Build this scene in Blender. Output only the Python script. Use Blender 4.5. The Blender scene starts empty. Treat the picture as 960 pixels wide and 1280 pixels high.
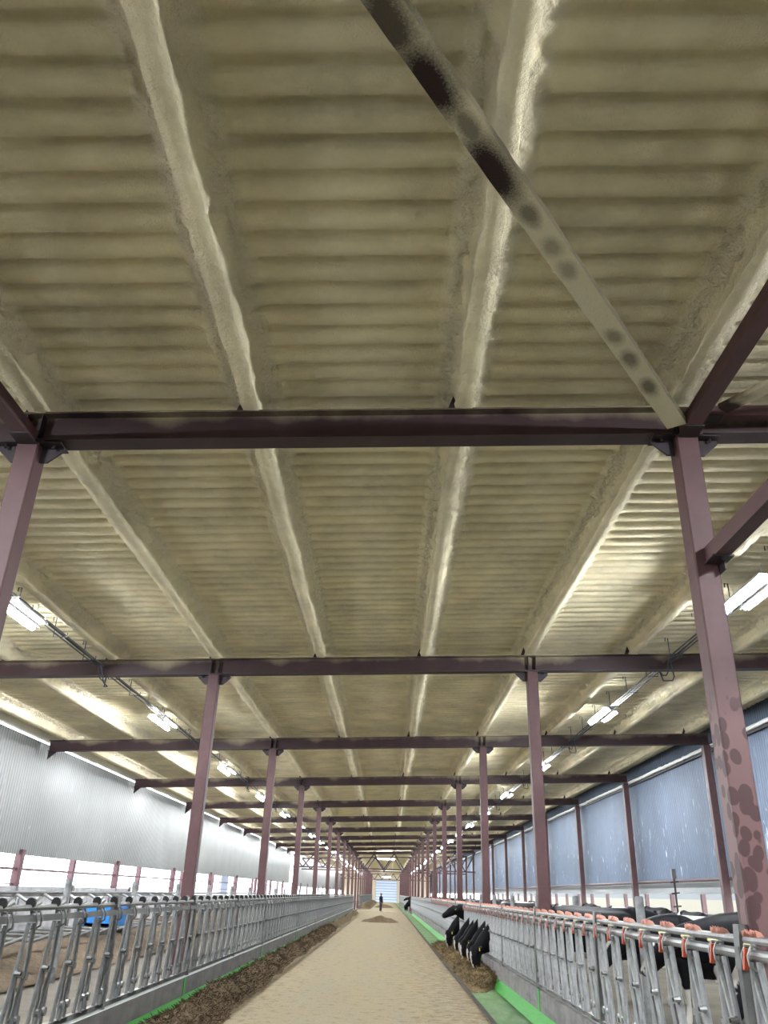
import bpy, bmesh, math, random
import numpy as np
from mathutils import Vector, Matrix
random.seed(7); NR = np.random.RandomState(5)
SC = bpy.context.scene; COL = SC.collection
R = math.radians

# ------------------------------------------------------------------ camera
F_PX, PITCH, YAW, ROLL = 991.2, 0.448173, -0.018522, 0.033528
CAM_H = 1.7
fw = Vector((math.sin(YAW)*math.cos(PITCH), math.cos(YAW)*math.cos(PITCH), math.sin(PITCH)))
r0 = Vector((math.cos(YAW), -math.sin(YAW), 0)); u0 = r0.cross(fw)
rt = math.cos(ROLL)*r0 + math.sin(ROLL)*u0; up = -math.sin(ROLL)*r0 + math.cos(ROLL)*u0
cd = bpy.data.cameras.new('camera'); cam = bpy.data.objects.new('camera', cd); COL.objects.link(cam)
M = Matrix((rt, up, -fw)).transposed().to_4x4(); M.translation = Vector((0, 0, CAM_H)); cam.matrix_world = M
cd.sensor_fit = 'HORIZONTAL'; cd.sensor_width = 36; cd.lens = F_PX*36/960; cd.clip_start = 0.05; cd.clip_end = 800
SC.camera = cam
# ------------------------------------------------------------------ world, exposure
SC.view_settings.view_transform = 'Standard'; SC.view_settings.look = 'None'
SC.view_settings.gamma = 1; SC.view_settings.use_curve_mapping = False; SC.view_settings.exposure = 2.62
SC.cycles.max_bounces = 14; SC.cycles.diffuse_bounces = 8
W = bpy.data.worlds.new('world'); SC.world = W; W.use_nodes = True
bg = W.node_tree.nodes['Background']; bg.inputs[0].default_value = (0.86, 0.93, 1.0, 1); bg.inputs[1].default_value = 1.8
LAMP = 215.0       # radiance of the LED tubes

# ------------------------------------------------------------------ helpers
def link(o, parent=None):
    COL.objects.link(o)
    if parent: o.parent = parent
    return o
class MB:
    def __init__(s): s.v = []; s.f = []
    def add(s, vs, fs):
        k = len(s.v); s.v += [tuple(v) for v in vs]; s.f += [tuple(i+k for i in f) for f in fs]; return s
    def box(s, a, b):
        x0, y0, z0 = a; x1, y1, z1 = b
        return s.add([(x0,y0,z0),(x1,y0,z0),(x1,y1,z0),(x0,y1,z0),(x0,y0,z1),(x1,y0,z1),(x1,y1,z1),(x0,y1,z1)],
                     [(0,3,2,1),(4,5,6,7),(0,1,5,4),(1,2,6,5),(2,3,7,6),(3,0,4,7)])
    def bar(s, p, q, w, h, upv=(0,0,1)):
        p = Vector(p); q = Vector(q); d = (q-p).normalized(); u = Vector(upv)
        sd = d.cross(u).normalized(); u = sd.cross(d).normalized(); vs = []
        for c in (p, q):
            for a, b in ((-1,-1),(1,-1),(1,1),(-1,1)): vs.append(c + sd*(a*w/2) + u*(b*h/2))
        return s.add(vs, [(0,1,2,3),(7,6,5,4),(0,4,5,1),(1,5,6,2),(2,6,7,3),(3,7,4,0)])
    def tube(s, pts, r, n=8, cap=True):
        pts = [Vector(p) for p in pts]; m = len(pts); rs = r if isinstance(r, (list, tuple)) else [r]*m
        ref = None; rings = []
        for i in range(m):
            d = (pts[min(i+1,m-1)]-pts[max(i-1,0)]).normalized()
            if ref is None: ref = Vector((0,0,1)) if abs(d.z) < .9 else Vector((1,0,0))
            a = d.cross(ref).normalized(); b = a.cross(d).normalized(); ref = b
            rr = rs[i]; ra, rb = rr if isinstance(rr, (tuple, list)) else (rr, rr)
            rings.append([pts[i]+a*(math.cos(t)*ra)+b*(math.sin(t)*rb) for t in [2*math.pi*k/n for k in range(n)]])
        vs = [v for g in rings for v in g]; fs = []
        for i in range(m-1):
            for k in range(n):
                k2 = (k+1) % n; fs.append((i*n+k, (i+1)*n+k, (i+1)*n+k2, i*n+k2))
        if cap: fs.append(tuple(range(n))); fs.append(tuple((m-1)*n+k for k in reversed(range(n))))
        return s.add(vs, fs)
    def prism(s, poly, ax, a, b):      # poly: 2-D outline, extruded along axis ax from a to b
        def P(p, t):
            q = list(p); q.insert(ax, t); return q
        n = len(poly)
        return s.add([P(p, a) for p in poly]+[P(p, b) for p in poly],
                     [tuple(range(n)), tuple(reversed(range(n, 2*n)))]+[(i, n+i, n+(i+1) % n, (i+1) % n) for i in range(n)])
    def mesh(s, name, smooth=None):
        me = bpy.data.meshes.new(name); me.from_pydata(s.v, [], s.f)
        bm = bmesh.new(); bm.from_mesh(me); bmesh.ops.recalc_face_normals(bm, faces=bm.faces); bm.to_mesh(me); bm.free()
        if smooth: me.shade_smooth(); me.set_sharp_from_angle(angle=R(smooth))
        return me
    def build(s, name, mat, parent=None, smooth=None):
        me = s.mesh(name, smooth); me.materials.append(mat)
        return link(bpy.data.objects.new(name, me), parent)
def grid_mesh(name, X, Y, Z, mat, smooth=True):
    ny, nx = X.shape; me = bpy.data.meshes.new(name); n = nx*ny
    co = np.stack([X, Y, Z], -1).reshape(-1).astype(np.float32)
    i = np.arange((ny-1)*(nx-1)); r_ = i//(nx-1); c_ = i % (nx-1); a = r_*nx+c_
    q = np.stack([a, a+1, a+nx+1, a+nx], 1).reshape(-1).astype(np.int32)
    me.vertices.add(n); me.vertices.foreach_set('co', co)
    me.loops.add(len(q)); me.loops.foreach_set('vertex_index', q)
    me.polygons.add(len(i)); me.polygons.foreach_set('loop_start', np.arange(0, len(q), 4, dtype=np.int32))
    me.update(calc_edges=True); me.validate()
    if smooth: me.shade_smooth()
    me.materials.append(mat); return me
def tag(o, label=None, cat=None, group=None, kind=None):
    if label: o['label'] = label
    if cat: o['category'] = cat
    if group: o['group'] = group
    if kind: o['kind'] = kind
    return o
def empty(name, loc=(0,0,0), rz=0):
    o = link(bpy.data.objects.new(name, None)); o.location = loc; o.rotation_euler[2] = rz; return o
def copy_tree(o, parent=None, skip=()):
    c = o.copy(); COL.objects.link(c); c.parent = parent
    for ch in list(o.children):
        if ch.name.split('.')[0] in skip: continue
        copy_tree(ch, c, skip)
    return c
def struct(o, label=None, cat=None): return tag(o, label, cat, kind='structure')
_H = NR.rand(256, 256)
def vn(x, y):                                   # value noise, numpy
    xi = np.floor(x).astype(int); yi = np.floor(y).astype(int); fx = x-xi; fy = y-yi
    fx = fx*fx*(3-2*fx); fy = fy*fy*(3-2*fy); h = lambda a, b: _H[a & 255, b & 255]
    return (h(xi,yi)*(1-fx)+h(xi+1,yi)*fx)*(1-fy)+(h(xi,yi+1)*(1-fx)+h(xi+1,yi+1)*fx)*fy
def fbm(x, y, o=3):
    r = 0; a = 1; t = 0
    for k in range(o): r = r+a*vn(x*2**k+17*k, y*2**k+31*k); t += a; a *= .5
    return r/t
def ss(a, b, x): t = np.clip((x-a)/(b-a), 0, 1); return t*t*(3-2*t)

# ------------------------------------------------------------------ materials
def mat(name, col, rough=.7, metal=0, spec=.3):
    m = bpy.data.materials.new(name); m.use_nodes = True; b = m.node_tree.nodes['Principled BSDF']
    b.inputs['Base Color'].default_value = (*col, 1); b.inputs['Roughness'].default_value = rough
    b.inputs['Metallic'].default_value = metal; b.inputs['Specular IOR Level'].default_value = spec
    return m
class N:
    def __init__(s, m): s.m = m; s.t = m.node_tree; s.b = s.t.nodes['Principled BSDF']
    def n(s, typ, **k):
        x = s.t.nodes.new(typ)
        for a, v in k.items():
            if a.startswith('_'): setattr(x, a[1:], v)
            else: x.inputs[a.replace('__', ' ')].default_value = v
        return x
    def l(s, a, b): s.t.links.new(a, b)
    def coord(s, which='Object', scale=(1,1,1)):
        c = s.n('ShaderNodeTexCoord'); m_ = s.n('ShaderNodeMapping'); m_.inputs['Scale'].default_value = scale
        s.l(c.outputs[which], m_.inputs['Vector']); return m_.outputs[0]
    def noise(s, scale, vec, detail=4, rough=.55):
        x = s.n('ShaderNodeTexNoise', Scale=scale, Detail=detail, Roughness=rough); s.l(vec, x.inputs['Vector']); return x.outputs['Fac']
    def ramp(s, fac, a, b, ca=(0,0,0), cb=(1,1,1)):
        if b > 1 or a < 0: fac = s.math('DIVIDE', s.math('SUBTRACT', fac, a), b-a); a, b = 0, 1
        x = s.n('ShaderNodeValToRGB'); e = x.color_ramp.elements
        e[0].position = a; e[1].position = b; e[0].color = (*ca, 1); e[1].color = (*cb, 1); s.l(fac, x.inputs[0]); return x.outputs[0]
    def mix(s, fac, a, b):
        x = s.n('ShaderNodeMix', _data_type='RGBA')
        if isinstance(fac, (int, float)): x.inputs[0].default_value = fac
        else: s.l(fac, x.inputs[0])
        for i, v in ((6, a), (7, b)):
            if isinstance(v, tuple): x.inputs[i].default_value = (*v, 1)
            else: s.l(v, x.inputs[i])
        return x.outputs[2]
    def math(s, op, a, b=0.0):
        x = s.n('ShaderNodeMath', _operation=op)
        for i, v in ((0, a), (1, b)):
            if isinstance(v, (int, float)): x.inputs[i].default_value = v
            else: s.l(v, x.inputs[i])
        return x.outputs[0]
    def base(s, c): s.l(c, s.b.inputs['Base Color'])
    def bump(s, h, dist=.01, strength=1):
        x = s.n('ShaderNodeBump', Strength=strength, Distance=dist); s.l(h, x.inputs['Height']); s.l(x.outputs[0], s.b.inputs['Normal'])
    def sep(s, vec):
        x = s.n('ShaderNodeSeparateXYZ'); s.l(vec, x.inputs[0]); return x.outputs

FOAM = (.86, .775, .54)
def foam_mat(name, c, bmp, sc=26):
    m = mat(name, c, .85, 0, .15); n = N(m); v = n.coord()
    a = n.noise(1.3, v, 4); b = n.noise(7, v, 3)
    d = tuple(x*.80 for x in c); l = tuple(min(1, x*1.16) for x in c)
    k = n.mix(n.ramp(a, .3, .7), d, l)
    k = n.mix(n.math('MULTIPLY', n.ramp(b, .45, .75), .35), k, (c[0]*1.18, c[1]*1.18, c[2]*1.3)); n.base(k)
    f = n.noise(sc, v, 6, .7)
    if name == 'sprayed_foam':        # coarse, slightly paler crust where the spray was built up beside the purlins
        x_ = n.sep(n.coord())[0]; u = n.math('ABSOLUTE', n.math('SUBTRACT', n.math('FRACT', n.math('ADD', n.math('DIVIDE', n.math('ADD', x_, 3.368), 1.98), .5)), .5))
        u = n.math('ADD', n.math('MULTIPLY', u, 1.98), n.math('MULTIPLY', n.math('SUBTRACT', n.noise(5, v, 2), .5), .12)); mk = n.ramp(u, .20, .27, (1,1,1), (0,0,0))
        n.base(n.mix(n.math('MULTIPLY', mk, .6), k, (.86, .78, .62))); cr = n.noise(22, v, 4, .6)
        f = n.math('ADD', f, n.math('MULTIPLY', n.math('MULTIPLY', cr, mk), 3.0))
    n.bump(f, bmp, 1); return m
m_foam = foam_mat('sprayed_foam', FOAM, .03, 60)
m_foam2 = foam_mat('rough_sprayed_foam', (.82, .735, .52), .06, 14)
PAINT = (.115, .052, .058)
def steel_paint(name, c, spots=False, over=0):
    m = mat(name, c, .55, 0, .35); n = N(m); v = n.coord()
    a = n.noise(2.2, v, 4)
    k = n.mix(n.ramp(a, .35, .7), tuple(x*.82 for x in c), tuple(x*1.2 for x in c))
    if over:      # foam overspray drifting down the upper web
        s = n.sep(n.coord())
        q = n.noise(.55, n.coord('Object', (1, .2, .2)), 3); z = n.noise(9, v, 3)
        t = n.math('ADD', n.math('MULTIPLY', s[2], 3.4), n.math('MULTIPLY', n.math('SUBTRACT', q, .5), 3.0))
        t = n.math('ADD', t, n.math('MULTIPLY', n.math('SUBTRACT', z, .5), .25))
        k = n.mix(n.math('MULTIPLY', n.ramp(t, .22, .85), .85), k, (.33, .28, .18))
    if spots:     # dust film with water spots low on the column
        s = n.sep(n.coord())
        vo = n.n('ShaderNodeTexVoronoi', Scale=10.5); n.l(n.coord('Object', (1, 1, .72)), vo.inputs['Vector'])
        big = n.noise(2.0, v, 2)
        rad = n.math('MULTIPLY', n.ramp(big, .25, .65), .75)
        inside = n.ramp(n.math('SUBTRACT', rad, vo.outputs['Distance']), .0, .06)
        dust = n.mix(inside, (.16, .088, .088), (.068, .032, .034))
        ms = n.math('ADD', s[2], n.math('MULTIPLY', n.math('SUBTRACT', n.noise(1.1, v, 2), .5), 1.2))
        k = n.mix(n.ramp(ms, 2.9, 3.5, (1,1,1), (0,0,0)), k, dust)
    n.base(k); n.bump(n.noise(40, v, 3), .002, .5); return m
m_col = steel_paint('primer_brown_steel', (.075, .034, .037))
m_colspot = steel_paint('primer_brown_steel_water_spotted', (.08, .037, .04), spots=True)
m_beam = steel_paint('primer_brown_beam_shaded', (.042, .022, .025), over=1)  # same paint as the columns, base darkened to stand for shade
m_dark = mat('dark_brown_steel', (.03, .022, .027), .5)
m_truss = mat('truss_steel', (.045, .03, .035), .6)
m_wcol = steel_paint('dark_wall_column_steel', (.075, .04, .042))
def brace_mat():
    m = mat('foam_blotched_brace', FOAM, .8, 0, .2); n = N(m); v = n.coord()
    q = n.noise(1.9, n.coord('Object', (1, 1, 1)), 2); q2 = n.noise(9, v, 3)
    t = n.math('ADD', q, n.math('MULTIPLY', n.math('SUBTRACT', q2, .5), .12))
    t = n.math('ADD', t, n.math('MULTIPLY', n.math('SUBTRACT', 4.2, n.sep(n.coord())[1]), .035)); n.base(n.mix(n.ramp(t, .50, .64), (.50, .45, .33), (.04, .022, .022))); n.bump(n.noise(60, v, 3), .004); return m
def brace2_mat():           # overspray missed the steel in separate dark patches
    m = mat('foam_dusted_brace', FOAM, .8, 0, .2); n = N(m); v = n.coord(); y = n.sep(v)[1]
    sp = n.sep(v); y = n.math('ADD', y, n.math('MULTIPLY', n.math('SUBTRACT', n.noise(5, v, 2), .5), .10)); acc = None
    pp = n.math('SUBTRACT', n.math('MULTIPLY', n.math('SUBTRACT', sp[1], 6.1), .576), n.math('MULTIPLY', n.math('SUBTRACT', sp[0], 2.49), .818))
    grain = n.math('MULTIPLY', n.math('SUBTRACT', n.noise(90, v, 2), .5), .5)
    for c, w, a in ((2.45, .16, .9), (2.76, .20, 1), (3.05, .12, .7), (3.32, .22, 1), (3.66, .09, .7), (3.95, .07, .5), (4.15, .07, .5), (4.86, .08, .6), (5.12, .09, .7), (5.50, .10, .75), (1.6, .5, .9), (.2, .7, .8)):
        d = n.math('DIVIDE', n.math('SUBTRACT', n.math('SUBTRACT', y, c), n.math('MULTIPLY', pp, .7)), w*1.35); e = n.math('DIVIDE', n.math('SUBTRACT', pp, .035 if w > .14 else .0), (.15 if w > .14 else .075))
        d = n.math('SQRT', n.math('ADD', n.math('MULTIPLY', d, d), n.math('MULTIPLY', e, e))); d = n.math('ADD', d, grain); g = n.math('MULTIPLY', n.ramp(d, .42, 1.15, (1,1,1), (0,0,0)), a)
        acc = g if acc is None else n.math('MAXIMUM', acc, g)
    n.base(n.mix(acc, (.56, .51, .38), (.028, .016, .016))); n.bump(n.noise(60, v, 3), .006); return m
m_brace = brace_mat(); m_brace2 = brace2_mat()
def galv_mat(name, c, rough=.42):
    m = mat(name, c, rough, .55, .5); n = N(m); v = n.coord()
    a = n.noise(8, v, 4)
    n.base(n.mix(n.ramp(a, .3, .72), tuple(x*.6 for x in c), tuple(min(1, x*1.2) for x in c)))
    n.l(n.ramp(a, .3, .8, (.36,)*3, (.62,)*3), n.b.inputs['Roughness']); return m
m_galv = galv_mat('galvanized_steel', (.31, .315, .32)); m_galvd = galv_mat('weathered_galvanized_steel', (.165, .168, .166))
m_black = mat('black_rubber', (.012, .012, .013), .6); m_orange = mat('orange_plastic', (.50, .09, .045), .5)
m_salmon = mat('salmon_plastic', (.48, .22, .165), .7); m_yellow = mat('pale_yellow_plastic', (.75, .66, .33), .5)
def concrete(name, c, wet=.2, sc=3):
    m = mat(name, c, .75, 0, .3); n = N(m); v = n.coord()
    a = n.noise(sc, v, 6, .65); b = n.noise(1.2, n.coord('Object', (1, 1, 6)), 4)
    k = n.mix(n.ramp(a, .3, .7), tuple(x*.65 for x in c), tuple(x*1.25 for x in c))
    k = n.mix(n.math('MULTIPLY', n.ramp(b, .5, .7), .5), k, tuple(x*.45 for x in c))
    n.base(k); n.bump(a, .01, .6); return m
m_curbL = concrete('stained_curb_concrete', (.11, .102, .096)); m_curbR = concrete('pale_curb_concrete', (.21, .195, .20))
m_para = concrete('parapet_concrete', (.30, .295, .31)); m_pen = concrete('pen_floor_concrete', (.095, .08, .058), sc=1.5)
def road_mat():
    m = mat('dusty_feed_lane', (.5, .42, .28), .85, 0, .2); n = N(m); v = n.coord('Object'); s = n.sep(v)
    big = n.noise(.8, n.coord('Object', (1.6, .25, 1)), 5); fine = n.noise(28, v, 6, .75); mid = n.noise(5, v, 5, .7)
    k = n.mix(n.ramp(big, .35, .65), (.20, .158, .09), (.178, .156, .11))
    k = n.mix(n.math('MULTIPLY', n.ramp(fine, .40, .62), .5), k, (.31, .257, .16))
    # loose dark feed crumbs, denser towards both kerbs
    ex = n.math('ABSOLUTE', n.math('ADD', s[0], .75)); ex = n.ramp(ex, .6, 2.6)
    t = n.math('ADD', mid, n.math('MULTIPLY', n.noise(40, v, 3, .8), .45)); t = n.math('ADD', t, n.math('MULTIPLY', ex, .17))
    k = n.mix(n.math('MULTIPLY', n.ramp(t, .80, .90), .8), k, (.11, .07, .03)); n.base(k)
    n.bump(fine, .012, .6); return m
m_road = road_mat()
def green_mat(name, a_, b_, c_):
    m = mat(name, a_, .75 if 'dark' in name else .5, 0, .3); n = N(m); a = n.noise(2.2, n.coord('Object', (1, .45, 1)), 5, .6); b = n.noise(5, n.coord('Object', (4, .5, 1)), 4)
    k = n.mix(n.ramp(a, .38, .62), a_, b_); n.base(n.mix(n.math('MULTIPLY', n.ramp(b, .48, .68), .6), k, c_)); return m
m_green = green_mat('worn_green_trough_coating', (.05, .16, .04), (.14, .25, .11), (.12, .13, .065))
m_greenb = green_mat('lit_green_coating', (.045, .33, .045), (.055, .38, .055), (.045, .26, .045))  # lit copy of the kerb green, its brightness put into the colour
m_greend = green_mat('dark_green_coating', (.03, .20, .025), (.04, .23, .03), (.03, .13, .03))  # shaded copy of the kerb green, darkened for the left side
def feed_mat(name, a_, b_):
    m = mat(name, a_, .95, 0, .1); n = N(m); v = n.coord(); a = n.noise(14, v, 6, .75); b = n.noise(2, v, 3)
    k = n.mix(n.ramp(a, .36, .66), a_, b_); n.base(n.mix(n.math('MULTIPLY', n.ramp(b, .4, .7), .45), k, tuple(x*.5 for x in a_)))
    n.bump(a, .05, 1); return m
m_feed = feed_mat('dark_chopped_feed', (.06, .038, .024), (.20, .148, .09)); m_feed2 = feed_mat('tan_chopped_feed', (.11, .075, .04), (.32, .24, .13))
m_blade = mat('feed_strands', (.20, .14, .08), .9); m_straw = feed_mat('straw_bedding', (.07, .052, .036), (.20, .15, .10))
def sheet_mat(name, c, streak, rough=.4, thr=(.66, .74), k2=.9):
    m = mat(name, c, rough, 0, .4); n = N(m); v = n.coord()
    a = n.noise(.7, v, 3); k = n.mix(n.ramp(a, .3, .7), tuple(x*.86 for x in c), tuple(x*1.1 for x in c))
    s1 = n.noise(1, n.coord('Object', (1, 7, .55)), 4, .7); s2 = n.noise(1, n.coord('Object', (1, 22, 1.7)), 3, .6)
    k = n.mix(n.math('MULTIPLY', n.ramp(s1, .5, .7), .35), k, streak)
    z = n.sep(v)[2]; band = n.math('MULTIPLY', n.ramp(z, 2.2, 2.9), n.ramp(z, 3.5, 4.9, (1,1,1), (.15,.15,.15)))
    f = n.math('MULTIPLY', n.ramp(s2, *thr), band); k = n.mix(n.math('MULTIPLY', f, k2), k, (.8, .86, .92)); n.base(k); return m  # white streaks: reflections on the wet sheet, painted into its colour
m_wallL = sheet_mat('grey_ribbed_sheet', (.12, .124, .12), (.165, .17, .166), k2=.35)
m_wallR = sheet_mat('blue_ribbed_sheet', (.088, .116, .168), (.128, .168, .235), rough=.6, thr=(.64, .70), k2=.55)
m_white = mat('white_plastic_sheet', (.68, .69, .68), .6); m_shed = mat('shed_grey', (.08, .085, .09), .8); m_curtain = mat('pale_grey_curtain', (.24, .25, .255), .7)
m_cream = mat('cream_sheet', (.12, .107, .078), .6)
m_door = mat('pale_door_panel', (.78, .83, .9), .5); m_back = mat('cream_end_sheet', (.75, .69, .56), .6)
for m_, c_, f_ in ((m_door, (.8, .87, 1, 1), .2), (m_back, (1, .93, .80, 1), .12)):      # thin panels that let daylight through
    t_ = m_.node_tree; tr_ = t_.nodes.new('ShaderNodeBsdfTranslucent'); tr_.inputs[0].default_value = c_; mx_ = t_.nodes.new('ShaderNodeMixShader'); mx_.inputs[0].default_value = f_
    t_.links.new(t_.nodes['Principled BSDF'].outputs[0], mx_.inputs[1]); t_.links.new(tr_.outputs[0], mx_.inputs[2]); t_.links.new(mx_.outputs[0], t_.nodes['Material Output'].inputs[0]); m_blue = mat('blue_plastic', (.03, .22, .62), .4)
m_cable = mat('dark_cable', (.05, .055, .07), .5); m_plate = mat('light_housing', (.6, .6, .6), .5)
m_mull = mat('pinkish_brown_frame', (.085, .04, .047), .6); m_bluep = mat('blue_grey_panel', (.25, .28, .38), .6)
m_yard = mat('outdoor_ground', (.74, .72, .66), .9)
def emit(name, c, s):
    m = bpy.data.materials.new(name); m.use_nodes = True; t = m.node_tree; t.nodes.clear()
    e = t.nodes.new('ShaderNodeEmission'); o = t.nodes.new('ShaderNodeOutputMaterial'); e.inputs[0].default_value = (*c, 1); e.inputs[1].default_value = s
    t.links.new(e.outputs[0], o.inputs[0]); return m
m_lamp = emit('led_tube_light', (.93, .97, 1.0), LAMP); m_lamp2 = emit('slim_led_light', (.93, .97, 1.0), LAMP*.25)
m_sky = emit('roof_light_glow', (.95, .98, 1.0), 4)

# ------------------------------------------------------------------ the frame of the building
S = 8.549; Y0 = 6.318; XL, XR = -3.378, 2.622; WL, WR = -10.0, 9.3; SL = .0397
ROWS = 22; YE = Y0+21*S+5; ROWN = lambda k: Y0+S*k
BB = lambda x: CAM_H+3.763+SL*x                # beam bottom
BT = lambda x: BB(x)+.30                       # beam top = purlin bottom
DK = lambda x: BB(x)+.53                       # ceiling deck
PX = [XL+.01+1.98*j for j in range(-3, 7)]
ORD = ['nearest','second','third','fourth','fifth','sixth','seventh','eighth','ninth','tenth','eleventh','twelfth','thirteenth','fourteenth',
       'fifteenth','sixteenth','seventeenth','eighteenth','nineteenth','twentieth','twenty-first','twenty-second']
# floor pieces
mb = MB().box((-3.25, -9, -.2), (1.6, YE, 0)); struct(mb.build('floor', m_road))
mb = MB().box((1.68, -9, -.25), (2.34, YE, -.035)); o = mb.build('floor_trough', m_green); struct(o)
mb = MB().box((1.6, -9, -.2), (1.68, YE, .012)); struct(mb.build('trim_1', m_curbL))
mb = MB().prism([(2.29, -.2), (2.29, -.03), (2.435, .11), (2.44, .11), (2.44, -.2)], 1, -9, 83.27); struct(mb.build('trim_2', m_greenb, smooth=30))
mb = MB().prism([(-3.205, -.1), (-3.205, .15), (-3.19, .15), (-3.12, .004), (-3.12, -.1)], 1, -9, 83.27); struct(mb.build('trim_3', m_greend))
struct(MB().box((-60, -30, -.6), (60, 330, -.3)).build('floor_yard', m_yard))
struct(MB().box((-10.2, -9, -.3), (-3.25, YE, .1)).build('floor_left_pen', m_pen))
struct(MB().box((2.7, -9, -.3), (9.6, YE, .1)).build('floor_right_pen', m_pen))
# kerbs under the headlocks
def kerb(n, x0, x1, y0, y1, m):
    mb = MB().prism([(x0, -.2), (x0, .385), (x0+.02, .40), (x1-.02, .40), (x1, .385), (x1, -.2)], 1, y0, y1); struct(mb.build(n, m))
kerb('wall_left_kerb', -3.50, -3.205, -9, 83.27, m_curbL); kerb('wall_right_kerb', 2.44, 2.74, -9, 88.0, m_curbR)
kerb('wall_left_far_kerb', -3.50, -3.205, 101, YE-6, m_curbL); kerb('wall_right_far_kerb', 2.44, 2.74, 101, YE-6, m_curbR)
struct(MB().box((-3.44, -9, .40), (-3.198, 83.27, .412)).build('trim_4', m_white))   # pale cap strip on the left kerb
mbL = MB(); mbR = MB()
for k in range(-1, 10):
    y = ROWN(k); mbL.box((-3.22, y-.28, .0), (-3.197, y-.14, .40)); mbR.box((2.431, y-.28, .0), (2.46, y-.14, .40))
struct(mbL.build('trim_5', m_greend)); struct(mbR.build('trim_6', m_greenb))

# ceiling: sprayed trapezoidal deck, grooves fade out at the purlins
def deck_z(X, Y):
    d = np.min(np.abs(X[..., None]-np.array(PX)), -1)
    nz = fbm(X*3, Y*3, 3)-.5
    row = np.floor(Y/.265); ph = (Y/.265-row)
    end = .20+.10*vn(row*.73+.5, np.round(X)*3.1)
    g = ss(-.02, .11, ph)*(1-ss(.31, .365, ph))
    am = (.058+.03*vn(row*1.7, X*.0+3.3))*ss(end-.07, end+.05, d)
    z = g*am - .075*np.exp(-(d/.14)**2)*(1+.5*(fbm(X*9, Y*9, 2)-.5)) + .014*nz
    rough = np.exp(-((d-.17)/.09)**2)
    z = z + rough*.10*(fbm(X*20, Y*20, 2)-.5)
    return z + .01*(ph-.5)*0
offs = [-.99,-.8,-.6,-.46,-.38,-.33,-.29,-.25,-.215,-.18,-.145,-.11,-.075,-.03,.03,.075,.11,.145,.18,.215,.25,.29,.33,.38,.46,.6,.8]
def deck(x_off, ys):
    xs = sorted([p+o_ for p in PX for o_ in x_off if WL-.6 < p+o_ < WR+.6]+[WL-.6, WR+.6])
    X, Y = np.meshgrid(np.array(xs), ys); return X, Y, CAM_H+3.763+.53+SL*X+deck_z(X, Y)
prof = np.array([0, .05, .12, .22, .31, .335, .37, .68]); pf2 = np.array([.0, .1, .31, .37])
def yy(a, b, p): k0 = int(a/.265); k1 = int(b/.265); return (np.arange(k0, k1)[:, None]+p[None]).reshape(-1)*.265
parts = [('a', offs, yy(1.3, 22, prof)), ('b', offs[::3], yy(21.8, 62, pf2)), ('c', [-.99,-.3,-.1,.1,.3], yy(61.8, YE, np.array([0., .35]))),
         ('d', [-.99,-.3,-.1,.1,.3], yy(-9.2, 1.65, np.array([0, .1, .31, .37])))]
Xs = []
me_all = bmesh.new()
for nme, of, ys in parts:
    X, Y, Z = deck(of, ys); me = grid_mesh('ceiling', X, Y, Z, m_foam)
    me_all.from_mesh(me); bpy.data.meshes.remove(me)
me = bpy.data.meshes.new('ceiling'); me_all.to_mesh(me); me_all.free(); me.shade_smooth(); me.materials.append(m_foam)
struct(link(bpy.data.objects.new('ceiling', me)))
struct(MB().prism([(WL-.7, DK(WL-.7)+.12), (WR+.7, DK(WR+.7)+.12), (WR+.7, DK(WR+.7)+.2), (WL-.7, DK(WL-.7)+.2)], 1, -9.3, YE+.3).build('roof', m_white))

# roof purlins, foam covered
PROF = [(-.15,-.0),(-.105,-.05),(-.072,-.10),(-.058,-.17),(-.082,-.208),(-.075,-.235),(0,-.238),(.075,-.235),(.082,-.208),(.058,-.17),(.072,-.10),(.105,-.05),(.15,-.0)]
PLAB = ['outermost on the left beside the grey wall','second from the left wall','over the left row of lights','above the left row of columns',
        'just left of the lane centre','just right of the lane centre','above the right row of columns','over the right row of lights',
        'second from the blue wall','outermost on the right along the blue wall']
for j, px in enumerate(PX):
    ys = np.concatenate([np.arange(-9, 1.2, .6), np.arange(1.2, 24, .045), np.arange(24, 60, .2), np.arange(60, YE, 1.5)])
    P = np.array(PROF); Y, XO = np.meshgrid(ys, P[:, 0], indexing='ij'); ZO = np.broadcast_to(P[:, 1], Y.shape)
    ii = np.broadcast_to(np.arange(len(P)), Y.shape)
    amp = np.array([1.8,1.8,1.5,.7,1,.5,.25,.5,1,.7,1.5,1.8,1.8])[ii]
    nx = (fbm(Y*6.5+j*37, ii*.9+j, 4)-.5)*.075*amp + (vn(Y*.8+j*11, ii*.2)-.5)*.03; nz = (fbm(Y*8+j*11, ii*.9+40, 3)-.5)*.04*amp
    me = grid_mesh('roof_purlin', px+XO+nx, Y, CAM_H+3.763+.53+SL*px+ZO+nz, m_foam2)
    o = link(bpy.data.objects.new('roof_purlin', me))
    tag(o, 'long foam-coated roof purlin running down the barn, '+PLAB[j], 'purlin', 'foam-coated roof purlins')

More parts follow.
